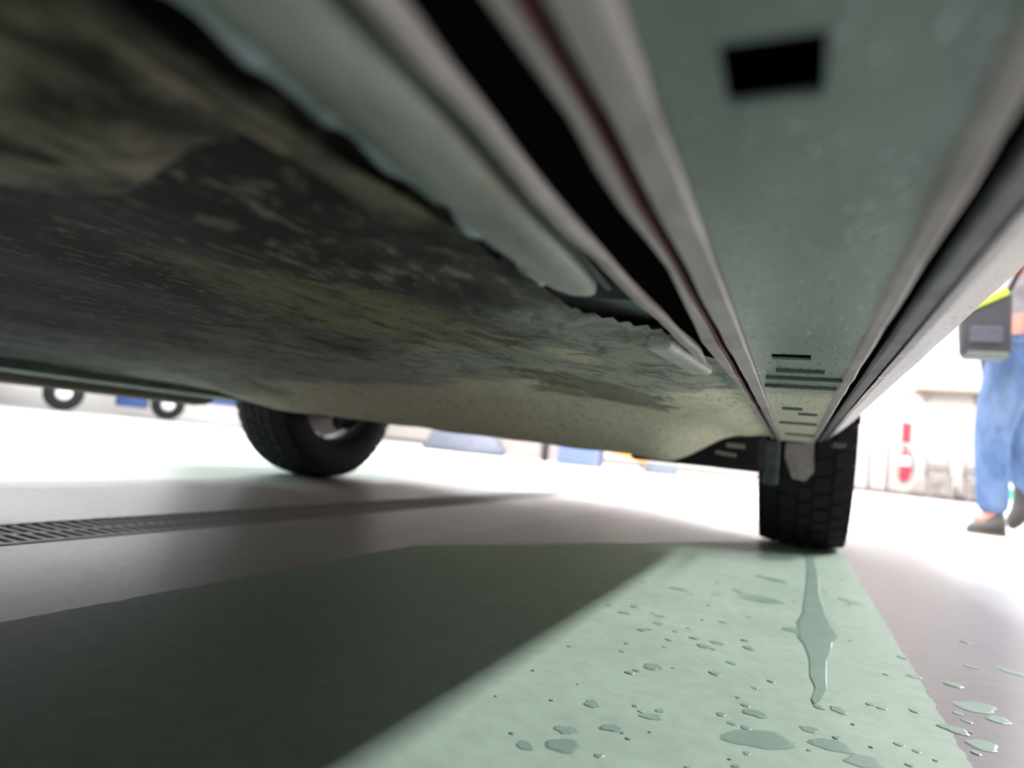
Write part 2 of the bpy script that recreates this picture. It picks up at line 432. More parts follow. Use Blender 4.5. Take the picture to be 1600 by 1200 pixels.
# rocker plate with drain holes: built round two openings
def plate():
    bm = bmesh.new()
    x0, x1 = -0.0285, 0.0335
    holes = [(-0.016, 0.001, 0.106, 0.1255), (-0.017, 0.005, 0.412, 0.432)]
    xs = sorted({x0, x1, -0.016, -.017, 0.001, 0.005}); ys = [YR, 0.0, 0.106, 0.1255, 0.25, 0.412, 0.432, 0.60, 0.62, 0.75, 1.0, 1.25, YF]
    def inside(cx, cy): return any(a < cx < b and c < cy < d for a, b, c, d in holes)
    V = {}
    def v(x, y, z):
        k = (round(x, 5), round(y, 5), round(z, 5))
        if k not in V: V[k] = bm.verts.new(k)
        return V[k]
    for z in (ZP, ZP + 0.0016):
        for a, b in zip(xs, xs[1:]):
            for c, d in zip(ys, ys[1:]):
                if inside((a + b) / 2, (c + d) / 2): continue
                bm.faces.new((v(a, c, z), v(b, c, z), v(b, d, z), v(a, d, z)))
    for hx0, hx1, hy0, hy1 in holes:
        pts = [(hx0, hy0), (hx1, hy0), (hx1, hy1), (hx0, hy1)]
        for (a, b), (c, d) in zip(pts, pts[1:] + pts[:1]):
            q = bm.faces.new
            w = [bm.verts.new(p) for p in ((a, b, ZP), (c, d, ZP), (c, d, ZP + 0.0016), (a, b, ZP + 0.0016))]; q(w)
    pl = [(x0, ZP + .02), (x0, ZP)]; pr = [(x1, ZP), (x1, ZP + .02)]
    for (a, za), (b, zb) in (pl, pr):
        w = [bm.verts.new(p) for p in ((a, YR, za), (a, YF, za), (b, YF, zb), (b, YR, zb))]; bm.faces.new(w)
    w = [bm.verts.new(p) for p in ((x0, YF, ZP), (x1, YF, ZP), (x1, YF, ZP + .02), (x0, YF, ZP + .02))]; bm.faces.new(w)
    return obj('rocker_panel', bm, M['plate'], car)
rk = plate()
pb = obj('edge_bead', ribbon(bmesh.new(), [(YR, .0262), (1.45, .0262)], [(YR, .0338), (1.45, .0338)], ZP - .0014, ZP + .001), M['flange'], rk); pb['label'] = 'pale raised bead'
obj('cavity', B(-0.027, 0.032, YR + .01, YF - .01, ZP + 0.014, ZP + 0.03), M['black'], rk)  # black box above the holes, standing for the shade inside
# stamped cross creases at the front half
for px, y, w in ((1255, 590, .05), (1250, 603, .052), (1238, 637, .02), (1262, 646, .02), (1247, 660, .046), (1250, 678, .046), (1250, 578, .03)):
    c = onz(px, y, ZP); bm = bmesh.new(); tube(bm, [(max(-.027, c.x - w / 2), c.y, ZP - .0002), (min(.032, c.x + w / 2), c.y, ZP - .0002)], 0.0014 + 0.0016 * c.y, 8)
    obj('crease', bm, M['darksteel'], rk)
# inner pinch flange (pale) - dark seam with old red primer - second flange - black gap - third flange
fl1 = obj('pinch_flange', ribbon(bmesh.new(), [(YR, -.0415), (.09, -.0400), (.3, -.0405), (.6, -.0395), (1.52, -.0385)], [(YR, -.0290), (1.52, -.0290)], ZP - .0012, ZP + .004), M['flange'], car)
fl1['label'] = 'pale pinkish steel flange'
obj('seam_strip', ribbon(bmesh.new(), [(YR, -.047), (1.5, -.047)], [(YR, -.0400), (1.5, -.0385)], ZP + .0045, ZP + .03), M['black'], car)
rs = obj('red_edge', ribbon(bmesh.new(), [(YR, -.0462), (.09, -.0450), (.3, -.0450), (1.5, -.0435)], [(YR, -.0452), (.09, -.0436), (.3, -.0434), (1.5, -.0425)], ZP + .0005, ZP + .004), M['red'], car)
rs['label'] = 'dark red painted edge'
g2 = [onz(x, y, ZP) for x, y in ((765, 25), (870, 170), (905, 225), (935, 290), (1035, 415), (1100, 545))]
fl2 = obj('pinch_flange', ribbon(bmesh.new(), [(YR, -.0515)] + [(p.y, p.x) for p in g2] + [(.6, -.0500), (1.5, -.050)], [(YR, -.0462), (.09, -.0455), (.3, -.0448), (1.5, -.0430)], ZP + .0005, ZP + .0035), M['flange'], car)
g1 = [onz(x, y, ZP) for x, y in ((620, 10), (725, 145), (850, 300), (960, 420), (1050, 510), (1093, 548))]
fl3 = obj('pinch_flange', ribbon(bmesh.new(), [(YR, -.0715)] + [(p.y, p.x - .0065) for p in g1[:-1]] + [(g1[-1].y, g1[-1].x - .008), (.46, -.068)], [(YR, -.0645)] + [(p.y, p.x) for p in g1] + [(.46, -.060)], ZP, ZP + .003, 50), M['flange'], car)
obj('gap_shade', B(-.0745, -.046, YR, .47, ZP + .005, ZP + .05), M['black'], car)  # black box closing the gap in place of its deep shade
# rounded frame rail
def rail():
    bm = bmesh.new(); rings = []
    ys = [YR, -.2, 0, .05, .1, .15, .2, .24, .262, .275, .283, .287]
    for j, y in enumerate(ys):
        end = max(0, (y - .235) / .053); sh = math.sqrt(max(0.0, 1 - end ** 2.2)) if end > 0 else 1
        cx = -.0865 - .014 * max(0, min(1, (y - .03) / .2)) * .5; hw = .0118 * max(.35, sh); hz = .007 * max(.1, sh)
        ring = []
        for k in range(13):
            a = PI * k / 12
            ring.append(bm.verts.new((cx - hw * math.copysign(abs(math.cos(a)) ** .7, math.cos(a)), y, ZP + .005 - hz * math.sin(a) ** .7)))
        ring += [bm.verts.new((cx + hw, y, ZP + .03)), bm.verts.new((cx - hw, y, ZP + .03))]
        rings.append(ring)
    for a, b in zip(rings, rings[1:]):
        n = len(a)
        for k in range(n): bm.faces.new((a[k], a[(k + 1) % n], b[(k + 1) % n], b[k]))
    bm.faces.new(rings[-1]); bm.faces.new(rings[0])
    return obj('frame_rail', bm, M['rail'], car, smooth=True)
rl = rail(); rl['label'] = 'rounded grey-green frame rail ending in a blunt tip'
obj('rail_lip', ribbon(bmesh.new(), [(YR, -.0765), (.1, -.0765), (.2, -.081), (.28, -.083)], [(YR, -.0712), (.1, -.0735), (.2, -.0775), (.28, -.080)], ZP + .004, ZP + .02), M['darksteel'], car)
# lumpy sealant bead along the rail, bluish highlight put into its colour
bm = bmesh.new()
pts = []; rad = []
for k in range(60):
    y = YR + (0.06 - YR) * k / 12 if k < 12 else 0.06 + 0.2 * (k - 12) / 47
    pts.append((-.1045 + .001 * math.sin(y * 90), y, ZP + .004)); rad.append(.0032 + .0016 * math.sin(y * 190) * math.sin(y * 61) + random.uniform(-.0003, .0003))
tube(bm, pts, rad, 10)
sb = obj('sealant_bead', bm, M['seam'], car, smooth=True); sb['label'] = 'lumpy grey sealant bead with painted bluish highlight'
# dark recess behind the rail tip and pale pad
bm = bmesh.new(); q = [onz(x, y, ZP + .012) for x, y in ((860, 462), (1000, 470), (1110, 575), (1130, 640), (1090, 600), (1010, 548))]
c0 = [bm.verts.new(p) for p in q]; c1 = [bm.verts.new(p + Vector((0, 0, .012))) for p in q]
bm.faces.new(c0); bm.faces.new(c1)
for i in range(6): bm.faces.new((c0[i], c0[(i + 1) % 6], c1[(i + 1) % 6], c1[i]))
obj('recess_cover', bm, plain('grey_green_steel', (.17, .19, .185), .6, spec=.2), car)
bm = bmesh.new(); a = onz(1028, 538, ZP - .001); b = onz(1097, 580, ZP - .001)
d = (b - a); box(bm, -.008, .008, 0, d.length, -.003, .012, bev=.0028)
o = obj('jacking_pad', bm, M['pad'], car); o.location = a; o.rotation_euler = (0, 0, math.atan2(d.y, d.x) - PI / 2); o['label'] = 'pale grey rounded pad'

# floor pan as a height field
def sm(a, b, x):
    t = max(0, min(1, (x - a) / (b - a))); return t * t * (3 - 2 * t)
edgepts = [onz(x, y, ZP) for x, y in ((-400, 240), (0, 292), (110, 302), (200, 298), (255, 265), (300, 235), (380, 216), (440, 225), (485, 242), (600, 320), (700, 395))]
def pan_z(x, y):
    z = 0.268
    z += 0.004 * math.sin(x * 9 + 1) * math.sin(y * 5) + 0.002 * math.sin(x * 31) * math.sin(y * 17 + x * 8)
    z -= 0.016 * sm(-.35, -.12, x)                        # towards the near sill
    z -= 0.020 * sm(-1.35, -1.62, x)
    z += .0035 * sm(-.10, -.055, x)
    z -= 0.078 * sm(1.02, 1.40, y) * sm(-.11, -.26, x) * (1 - .25 * sm(-.55, -1.1, x)) * (1 - sm(-1.28, -1.52, x))
    z += 0.03 * sm(1.44, 1.50, y) * sm(-.11, -.26, x)
    return z
bm = bmesh.new()
NX = 40
xs = [-.0505 - .0575 * k / NX for k in range(NX)] + [-.108 - 1.56 * (k / 90) ** 1.5 for k in range(91)]
ys = [YR + (-.05 - YR) * k / 12 for k in range(12)] + [-.05 + (1.50 + .05) * (k / 110) ** 1.25 for k in range(111)]
G = [[bm.verts.new((x, y, pan_z(x, y))) for x in xs] for y in ys]
Hh = [[bm.verts.new((x, y, .30)) for x in (xs[0], xs[-1])] for y in ys]
for j in range(len(ys) - 1):
    for i in range(len(xs) - 1):
        if i < NX and ys[j] < .30 + (xs[i] + .108) * 2.2: continue
        bm.faces.new((G[j][i], G[j][i + 1], G[j + 1][i + 1], G[j + 1][i]))
bmesh.ops.delete(bm, geom=[v for v in bm.verts if not v.link_faces], context='VERTS')
pan = obj('floor_pan', bm, M['pan'], car, smooth=True); pan['label'] = 'dark undercoated floor pan with dried tan mud'
# muddy shield lobe, its curved front edge hanging below the pan
bm = bmesh.new(); lowr = []; backr = []
for p in edgepts:
    lowr.append(p)
lowr.append(Vector((-.1075, lowr[-1].y + .01, ZP)))
n = len(lowr)
rows = []
for r in range(9):
    f = r / 8; row = []
    for p in lowr:
        y = p.y + (-.6 - p.y) * f ** 1.6
        row.append(bm.verts.new((p.x, y, ZP + .0015 * math.sin(y * 70 + p.x * 50) - .003 * min(1, f * 4))))
    rows.append(row)
for a, b in zip(rows, rows[1:]):
    for k in range(n - 1): bm.faces.new((a[k], a[k + 1], b[k + 1], b[k]))
topr = [bm.verts.new(v.co + Vector((0, .0, .016))) for v in rows[0]]
for k in range(n - 1): bm.faces.new((rows[0][k], rows[0][k + 1], topr[k + 1], topr[k]))
lb = obj('mud_shield', bm, M['lobe'], car, smooth=True); lb['label'] = 'brown mud-crusted shield with curved edge'
# far sill
fs = obj('far_sill', profile_y(bmesh.new(), [(-1.60, .262), (-1.612, .222), (-1.64, .208), (-1.69, .203), (-1.72, .222), (-1.74, .30), (-1.60, .30)], YR, 1.44, 12, wob=.0005), M['rust'], car); fs['label'] = 'brown far-side sill'
fs2 = obj('inner_sill_flange', profile_y(bmesh.new(), [(-1.535, .262), (-1.55, .234), (-1.592, .226), (-1.605, .262)], YR, 1.50, 8), M['darksteel'], car)
# outer sill: groove, dark green strip, pale drop-covered band
obj('groove_fill', profile_y(bmesh.new(), [(.0335, ZP + .012), (.0335, ZP + .004), (.0385, ZP + .003), (.0385, ZP + .012)], YR, 1.48), M['black'], car)  # black strip filling the groove
obj('dark_trim_strip', profile_y(bmesh.new(), [(.0385, ZP + .02), (.0385, ZP + .0015), (.040, ZP), (.0465, ZP + .001), (.0495, ZP + .006), (.0495, ZP + .02)], YR, 1.46), M['darksteel'], car)
band = obj('side_skirt', profile_y(bmesh.new(), [(.0495, ZP + .02), (.0495, ZP + .003), (.054, ZP + .004), (.075, ZP + .022), (.100, ZP + .047), (.118, ZP + .070), (.130, ZP + .10), (.130, ZP + .16), (.06, ZP + .16)], YR, 1.43, 30, wob=.0002), M['band'], car)
band['label'] = 'pale pinkish silver side skirt beaded with water'
# sub-structure above so that no light leaks through
obj('underbody_core', B(-1.60, .06, YR, 1.50, .30, .33), M['blackp'], car)

# body
def arch(cy, r, n=10, cz=.33): return [(cy + r * math.cos(PI - PI * k / n), cz + max(0, r * math.sin(PI * k / n))) for k in range(n + 1)]
RW, FWY = -1.18, 1.90
prof = [(-2.05, .34)] + arch(RW, .40) + arch(FWY, .40) + [(2.42, .33), (2.58, .42), (2.60, .80), (2.35, 1.02), (1.55, 1.15), (.85, 1.80), (.5, 1.88), (-1.9, 1.85), (-2.1, 1.2), (-2.12, .5)]
bm = prism_x(bmesh.new(), prof, -1.72, .125)
for v in bm.verts:
    if v.co.z > 1.1: v.co.x = -.80 + (v.co.x + .80) * (1 - .16 * (v.co.z - 1.1))
body = obj('body_shell', bm, M['carpaint'], car)
for sgn, X in ((1, .127), (-1, -1.722)):
    for y0, y1 in ((-1.75, -.65), (-.58, .35)):
        bm = bmesh.new(); vs = box(bm, -.006, .006, y0, y1, 0, .52, bev=.004)
        o = obj('side_window', bm, M['glass'], body, origin=None); o.location = (X - sgn * .022, 0, 1.16); o.rotation_euler = (0, -sgn * .16, 0)
    for y0, y1 in ((-.65, .42), (.45, 1.45)):
        o = obj('door', B(-.008, .004, y0, y1, .42, 1.12, bev=.003), M['carpaint'], body); o.location = (X, 0, 0)
        o = obj('door_handle', B(-.012, .022, y0 + .10, y0 + .26, .95, .98, bev=.006), M['carpaint'], o)
# windscreen
bm = bmesh.new(); a = [bm.verts.new(p) for p in ((-1.50, 1.53, 1.18), (-.10, 1.53, 1.18), (-.18, .90, 1.76), (-1.42, .90, 1.76))]; b = [bm.verts.new(v.co + Vector((0, .012, .012))) for v in a]
bm.faces.new(a); bm.faces.new(b)
for i in range(4): bm.faces.new((a[i], a[(i + 1) % 4], b[(i + 1) % 4], b[i]))
obj('windscreen', bm, M['glass'], body)
obj('bumper', B(-1.70, .10, 2.54, 2.66, .30, .55, bev=.03), M['carpaint'], car)
for x in (-1.55, -.25): obj('headlamp', B(x - .02, x + .24, 2.55, 2.63, .62, .78, bev=.02), M['lampglass'], car)
obj('number_plate', B(-1.05, -.55, 2.655, 2.67, .36, .46), M['lampglass'], car)

# wheels
RT, TW = .33, .205
def make_wheel(cx, cy, inner, name_label=None):
    prof = [(-TW * .40, .205), (-TW * .47, .225), (-TW / 2, .27), (-TW * .485, .305), (-TW * .42, .3235), (-TW * .2, .3255), (TW * .2, .3255), (TW * .42, .3235), (TW * .485, .305), (TW / 2, .27), (TW * .47, .225), (TW * .40, .205)]
    tyre = obj('wheel', lathe_x(bmesh.new(), prof, 56), M['rubber'], car, smooth=True)
    tyre.location = (cx, cy, RT)
    bm = bmesh.new()
    nb = 46
    for row, (xa, xb) in enumerate(((-.098, -.058), (-.052, -.018), (-.012, .012), (.018, .052), (.058, .098))):
        for k in range(nb):
            a = 2 * PI * (k + (row % 2) * .5) / nb; da = 2 * PI / nb * .40
            def P(x, aa, r): return bm.verts.new((x, r * math.sin(aa), -r * math.cos(aa)))
            sk = .03 * (1 if row < 2 else -1 if row > 2 else 0)
            def R(x): return RT - .0002 - max(0, (abs(x) - .07)) * .33
            q = [P(xa, a - da, R(xa)), P(xb, a - da + sk, R(xb)), P(xb, a + da + sk, R(xb)), P(xa, a + da, R(xa))]
            p = [P(xa, a - da, R(xa) - .009), P(xb, a - da + sk, R(xb) - .009), P(xb, a + da + sk, R(xb) - .009), P(xa, a + da, R(xa) - .009)]
            bm.faces.new(q)
            for i in range(4): bm.faces.new((q[i], q[(i + 1) % 4], p[(i + 1) % 4], p[i]))
    obj('tread', bm, M['rubber'], tyre)
    s = inner
    rim = [(-s * .085, .212), (-s * .08, .198), (-s * .03, .190), (s * .05, .192), (s * .08, .205), (s * .085, .214)]
    obj('rim', lathe_x(bmesh.new(), rim, 40), M['alloy'], tyre, smooth=True)
    bm = bmesh.new()
    for k in range(5):
        a = 2 * PI * k / 5
        v = box(bm, -s * .075 - .012, -s * .075 + .012, -.026, .026, .03, .195, bev=.006)
    # spread the spokes
    vs = list(bm.verts); per = len(vs) // 5
    for k in range(5): bmesh.ops.rotate(bm, cent=(0, 0, 0), matrix=Matrix.Rotation(2 * PI * k / 5, 3, 'X'), verts=vs[k * per:(k + 1) * per])
    lathe_x(bm, [(-s * .095, .001), (-s * .095, .05), (-s * .06, .055), (-s * .06, .001)], 20)
    obj('spokes', bm, M['alloy'], tyre)
    bm = bmesh.new(); lathe_x(bm, [(s * .02, .001), (s * .02, .175), (s * .034, .178), (s * .036, .12), (s * .065, .10), (s * .068, .001)], 36)
    obj('brake_disc', bm, M['steel'], tyre, smooth=False)
    return tyre
wa = make_wheel(.022, FWY, -1)
wb = make_wheel(-1.588, FWY, 1)
make_wheel(.022, RW, -1); make_wheel(-1.588, RW, 1)
# front suspension and the things behind the pan
sus = obj('subframe', B(-.355, -.062, 1.51, 1.555, .178, .30, bev=.012), M['blackp'], car)
for (xa, ya), (xb, yb), r_ in (((1118, 706), (1150, 712), .004), ((1135, 695), (1164, 698), .005)):
    p, q = ony(xa, ya, 1.50), ony(xb, yb, 1.50)
    o = obj('arm_glint', tube(bmesh.new(), [p, q], r_, 8), M['steel'], sus)  # pale tubes put in for highlights on the control arm
obj('crossmember', B(-1.25, -.55, 1.62, 1.86, .235, .30, bev=.02), M['blackp'], car)
for s, x0, x1 in ((1, -.30, -.07), (-1, -1.30, -1.50)):
    bm = bmesh.new(); tube(bm, [(x0, 1.72, .235), ((x0 + x1) / 2, 1.82, .205), (x1, 1.9, .20)], [.035, .03, .026], 10)
    obj('control_arm', bm, M['blackp'], car, smooth=True)
    bm = bmesh.new(); tube(bm, [(x0, 1.97, .30), (x1, 2.0, .28)], .013, 8); obj('tie_rod', bm, M['steel'], car, smooth=True)
    bm = bmesh.new(); tube(bm, [(x1, 1.9, .20), (x1, 1.9, .62)], .028, 10)
    obj('strut', bm, M['steel'], car, smooth=True)
obj('engine_undertray', B(-1.30, -.25, 1.90, 2.50, .24, .27, bev=.01), M['blackp'], car)
# wheel-arch liners with pale bracket and flap seen above the near tyre
p = ony(1205, 725, 1.53)
bm = bmesh.new(); box(bm, -.016, .016, -.006, .006, -.045, .05, bev=.004); o = obj('arch_bracket', bm, M['darksteel'], car); o.location = (p.x, 1.535, p.z)
bm = bmesh.new()
fp = [ony(x, y, 1.545) for x, y in ((1228, 692), (1272, 692), (1272, 738), (1258, 752), (1238, 748), (1226, 715))]
a = [bm.verts.new(v) for v in fp]; b = [bm.verts.new(v + Vector((0, .008, 0))) for v in fp]; bm.faces.new(a); bm.faces.new(b)
for i in range(6): bm.faces.new((a[i], a[(i + 1) % 6], b[(i + 1) % 6], b[i]))
o = obj('splash_flap', bm, M['steel'], car); o['label'] = 'pale torn splash flap'
bm = bmesh.new()
rr = .385; ring = []
for k in range(15):
    a = math.radians(-5 + 190 * k / 14)
    ring.append((FWY - rr * math.cos(a), .33 + rr * math.sin(a)))
for k in range(14):
    (y0, z0), (y1, z1) = ring[k], ring[k + 1]
    v = [bm.verts.new(p) for p in ((-.16, y0, z0), (.118, y0, z0), (.118, y1, z1), (-.16, y1, z1))]; bm.faces.new(v)
obj('wheel_arch_liner', bm, M['blackp'], car, smooth=True)
tp = [ony(x, y, 1.46) for x, y in ((1318, 662), (1298, 690))]
bm = bmesh.new(); box(bm, -.011, .011, -.05, .05, -.003, .003, bev=.002)
o = obj('skirt_end_clip', bm, M['band'], car); o.location = (tp[0].x * .5 + tp[1].x * .5, 1.40, ZP - .006); o['label'] = 'pale end clip'

# ------------------------------------------------------------------ background cars
def make_far_car(name, label, cat, loc, rz, paint, rimcol, zb):
    t = thing(name, label, cat, loc, rz)
    pf = [(-2.05, zb)] + arch(-1.3, .36, 8, zb + .02) + arch(1.3, .36, 8, zb + .02) + [(2.0, zb), (2.12, .5), (2.1, .72), (1.2, .9), (.5, 1.38), (-1.1, 1.42), (-1.9, .98), (-2.08, .9), (-2.1, .5)]
    bm = prism_x(bmesh.new(), pf, -.82, .82)
    for v in bm.verts:
        if v.co.z > .95: v.co.x *= 1 - .35 * (v.co.z - .95)
    obj('body', bm, paint, t)
    for s in (-1, 1):
        bm = bmesh.new(); box(bm, -.006, .006, -1.2, -.05, 0, .36, bev=.004); box(bm, -.006, .006, .02, .62, 0, .30, bev=.004)
        o = obj('side_window', bm, M['glass'], t); o.location = (s * .81, 0, .98); o.rotation_euler = (0, -s * .28, 0)
    for x in (-.72, .72):
        for y in (-1.3, 1.3):
            w = obj('wheel', lathe_x(bmesh.new(), [(-.09, .11), (-.1, .13), (-.1, .24), (-.08, .29), (.08, .29), (.1, .24), (.1, .13), (.09, .11)], 28), M['rubber'], t, smooth=True)
            w.location = (x, y, .29); s = 1 if x > 0 else -1
            obj('hub_cap', lathe_x(bmesh.new(), [(s * .085, .125), (s * .105, .11), (s * .11, .04), (s * .11, .001)], 24), rimcol, w, smooth=True)
    return t
pale = plain('pale_hubcap', (.72, .70, .68), .4)
charcoal = plain('charcoal_paint', (.035, .032, .032), .35, .1, .05, 3)
blue = plain('blue_paint', (.03, .07, .22), .35, .0, .05, 3)
def at_wheel(P, rz, lx, ly): return (P[0] - (lx * math.cos(rz) - ly * math.sin(rz)), P[1] - (lx * math.sin(rz) + ly * math.cos(rz)), 0)
rz1, rz2 = math.radians(-31.9), math.radians(-38.6)
make_far_car('parked_car', 'dark parked car far off at the left edge, only a wheel with pale hub showing', 'car', at_wheel((-11.0, 6.85), rz1, .72, 1.3), rz1, charcoal, pale, .38)
bc = make_far_car('parked_car', 'blue parked car in the distance left of the far front wheel', 'car', at_wheel((-11.0, 8.80), rz2, .72, -1.3), rz2, blue, pale, .38)
obj('bumper', B(-.80, .80, -2.16, -1.66, .17, .48, bev=.03), blue, bc)

# low things across the hall, seen in the slot under the far sill
pink = plain('pale_pink_board', (.34, .28, .27), .7); bluegrey = plain('blue_grey_tarpaulin', (.13, .14, .18), .6)
t = thing('partition', 'low pale pink partition with dark post across the hall', 'partition', (-3.2, 9.1, 0))
for x in (-.62, .22): obj('panel', B(x - .36, x + .36, 0, .04, .02, 1.1, bev=.01), pink, t)
for x in (-.19, .62): obj('post', B(x - .045, x + .045, -.03, .05, 0, 1.15, bev=.008), charcoal, t)
bm = bmesh.new()
for j, (w, z) in enumerate(((.68, 0), (.70, .08), (.62, .2), (.5, .42), (.2, .5), (0.001, .52))):
    r = [bm.verts.new((w * math.cos(k * PI / 8) * (1 + .06 * math.sin(3 * k + j)), .5 * w * math.sin(k * PI / 8) * (1 + .05 * math.cos(2 * k + j)), z)) for k in range(16)]
    if j:
        for k in range(16): bm.faces.new((pr[k], pr[(k + 1) % 16], r[(k + 1) % 16], r[k]))
    else: bm.faces.new(r)
    pr = r
o = obj('covered_pallet', bm, bluegrey, None, smooth=True); o.location = (-4.75, 9.1, 0); tag(o, 'blue-grey tarpaulin heap across the hall right of the far front wheel', 'heap')
o = obj('storage_box', B(-.27, .27, -.2, .2, 0, .38, bev=.02), plain('slate_blue_plastic', (.12, .16, .36), .5), None); o.location = (-2.72, 8.7, 0)
tag(o, 'slate blue box beside the orange barrier board', 'box')
t = thing('barrier_board', 'orange sloping barrier board on the floor across the hall', 'barrier', (-2.12, 8.75, 0))
org = plain('orange_plastic', (.9, .33, .06), .5)
bm = tube(bmesh.new(), [(-.32, 0, .30), (.30, 0, .17)], .05, 10); obj('rail', bm, org, t, smooth=True)
for x, z in ((-.30, .28), (.24, .16)): obj('leg', B(x - .015, x + .015, -.015, .015, 0, z), M['alloy'], t)
o = obj('wheel_chock', prism_x(bmesh.new(), [(-.09, 0), (.09, 0), (.09, .02), (-.06, .15), (-.09, .15)], -.22, .22), plain('grey_rubber_chock', (.16, .17, .21), .6), None); o.location = (-1.66, 9.0, 0)
tag(o, 'grey wedge-shaped chock right of the orange barrier board', 'chock')
wh = plain('white_board', (.42, .41, .52), .5)
for x, w, lab in ((-1.22, .16, 'short white board lying beside the grey chock'), (-.70, .34, 'long white board lying behind the near front wheel')):
    o = obj('white_board', B(-w, w, -.12, .12, 0, .06, bev=.008), wh, None); o.location = (x, 9.0, 0); tag(o, lab, 'board', 'white boards on the floor')

# ------------------------------------------------------------------ right background wall
YW = 14.5
redm = plain('fire_red', (.40, .02, .045), .4, var=.05)
def ext():
    t = thing('fire_extinguisher', 'red fire extinguisher with pale label standing against the white wall', 'fire extinguisher', (1.89, YW - .14, 0))
    obj('cylinder', lathe_z(bmesh.new(), [(.03, .30), (.085, .30), (.09, .33), (.09, .74), (.07, .81), (.03, .85)], 24), redm, t, smooth=True)
    obj('label_band', lathe_z(bmesh.new(), [(.091, .56), (.0925, .565), (.0925, .73), (.091, .735)], 24), plain('extinguisher_label', (.55, .53, .58), .5), t, smooth=True)
    bm = lathe_z(bmesh.new(), [(.03, .85), (.035, .88), (.02, .90)], 12); obj('valve', bm, M['blackp'], t)
    bm = bmesh.new(); box(bm, -.10, .02, -.012, .012, .90, .915); box(bm, -.09, .02, -.012, .012, .93, .945); obj('lever', bm, M['blackp'], t)
    obj('hose', tube(bmesh.new(), [(.03, 0, .89), (.10, -.01, .86), (.125, -.02, .7), (.12, -.03, .5), (.11, -.03, .42)], .013, 8), M['blackp'], t, smooth=True)
    obj('bracket', B(-.05, .05, .06, .14, .28, .60), M['alloy'], t)
ext()
o = obj('fire_sign', B(-.075, .075, -.01, .01, -.19, .19, bev=.004), redm, None); o.location = (1.91, YW - .012, 1.20); tag(o, 'plain red sign on the white wall above the fire extinguisher', 'sign')
o = obj('wall_plate', B(-.06, .06, -.01, .01, -.13, .13, bev=.004), plain('faded_red', (.75, .28, .30), .5), None); o.location = (1.90, YW - .012, 1.98); tag(o, 'small faded red plate high on the white wall beside the shelf', 'sign')
t = thing('wall_shelf', 'beige shelf on brackets high on the white wall', 'shelf', (2.55, YW, 2.0))
beige = plain('beige_shelf', (.26, .22, .18), .6)
obj('board', B(-.55, .75, -.34, 0, 0, .05, bev=.005), beige, t)
for x in (-.35, .45): obj('bracket', prism_x(bmesh.new(), [(0, 0), (-.28, 0), (0, -.22)], x - .015, x + .015), beige, t)
gl = plain('spot_white', (.9, .9, .9), .4)
t = thing('bright_spot', 'white shape standing in for the bright spot above the beige wall shelf', 'spot', (2.78, YW - .19, 2.05))  # added white shape in place of a bright spot, brightness in its colour
obj('spot', lathe_z(bmesh.new(), [(.10, 0), (.135, .01), (.16, .36), (.15, .38)], 24), gl, t, smooth=True)
obj('spot_top', lathe_z(bmesh.new(), [(.165, .37), (.17, .40), (.12, .43), (.03, .44)], 24), gl, t, smooth=True)
greym = plain('grey_tube', (.20, .175, .175), .5)
# stanchions and chair along the wall
for x, lab in ((1.27, 'grey stanchion by the wall just right of the near front wheel'), (1.58, 'grey stanchion by the wall left of the fire extinguisher')):
    t = thing('stanchion', lab, 'post', (x, YW - .35, 0), group='stanchions by the wall')
    obj('base', lathe_z(bmesh.new(), [(.14, 0), (.14, .015), (.05, .03)], 20), greym, t)
    obj('pole', lathe_z(bmesh.new(), [(.028, .03), (.028, .86), (.04, .87), (.04, .92), (.02, .935)], 14), greym, t, smooth=True)
def chair(x, y, lab, rz=0):
    t = thing('chair', lab, 'chair', (x, y, 0), rz, 'grey chairs against the wall')
    obj('seat', B(-.2, .2, -.2, .2, .40, .44, bev=.012), greym, t)
    for a in (-.17, .17):
        for b in (-.17, .17): obj('leg', B(a - .016, a + .016, b - .016, b + .016, 0, .41, bev=.003), greym, t)
        obj('back_post', tube(bmesh.new(), [(a, .18, .42), (a, .21, .9)], .028, 8), greym, t, smooth=True)
    obj('backrest', B(-.17, .17, .17, .20, .56, .66, bev=.01), greym, t)
chair(2.42, YW - .3, 'grey chair against the wall right of the fire extinguisher')
chair(3.02, YW - .3, 'grey chair against the wall partly behind the walking leg')

# ------------------------------------------------------------------ person
jeans = dirty('light_blue_denim', (.075, .135, .29), (.16, .23, .38), .35, .65, 7, .8, (1, 1, .5), .5, spec=.2)
skin = plain('skin', (.45, .17, .12), .5, var=.08); shirt = plain('light_grey_cloth', (.27, .25, .27), .8)
shoe_m = plain('grey_brown_suede', (.055, .05, .048), .8); sole_m = plain('dark_sole', (.07, .06, .05), .8)
bagm = plain('grey_bag_cloth', (.026, .023, .030), .8); hivis = plain('fluorescent_yellow', (.40, .52, .04), .6, var=.04)
pp = thing('person', 'person in light blue jeans and grey top walking past at the right edge', 'person', (.9, 3.7, 0))

def skinned(name, verts, edges, radii, mat, parent, root=0, sub=2):
    me = bpy.data.meshes.new(name); me.from_pydata([Vector(v) - Vector((.9, 3.7, 0)) for v in verts], edges, [])
    o = link(name, me, mat, parent)
    sk = o.modifiers.new('skin', 'SKIN'); sk.use_smooth_shade = True
    for i, r in enumerate(radii):
        d = me.skin_vertices[0].data[i]; d.radius = (r, r) if not isinstance(r, tuple) else r; d.use_root = (i == root)
    sb = o.modifiers.new('sub', 'SUBSURF'); sb.levels = sub; sb.render_levels = sub
    return o
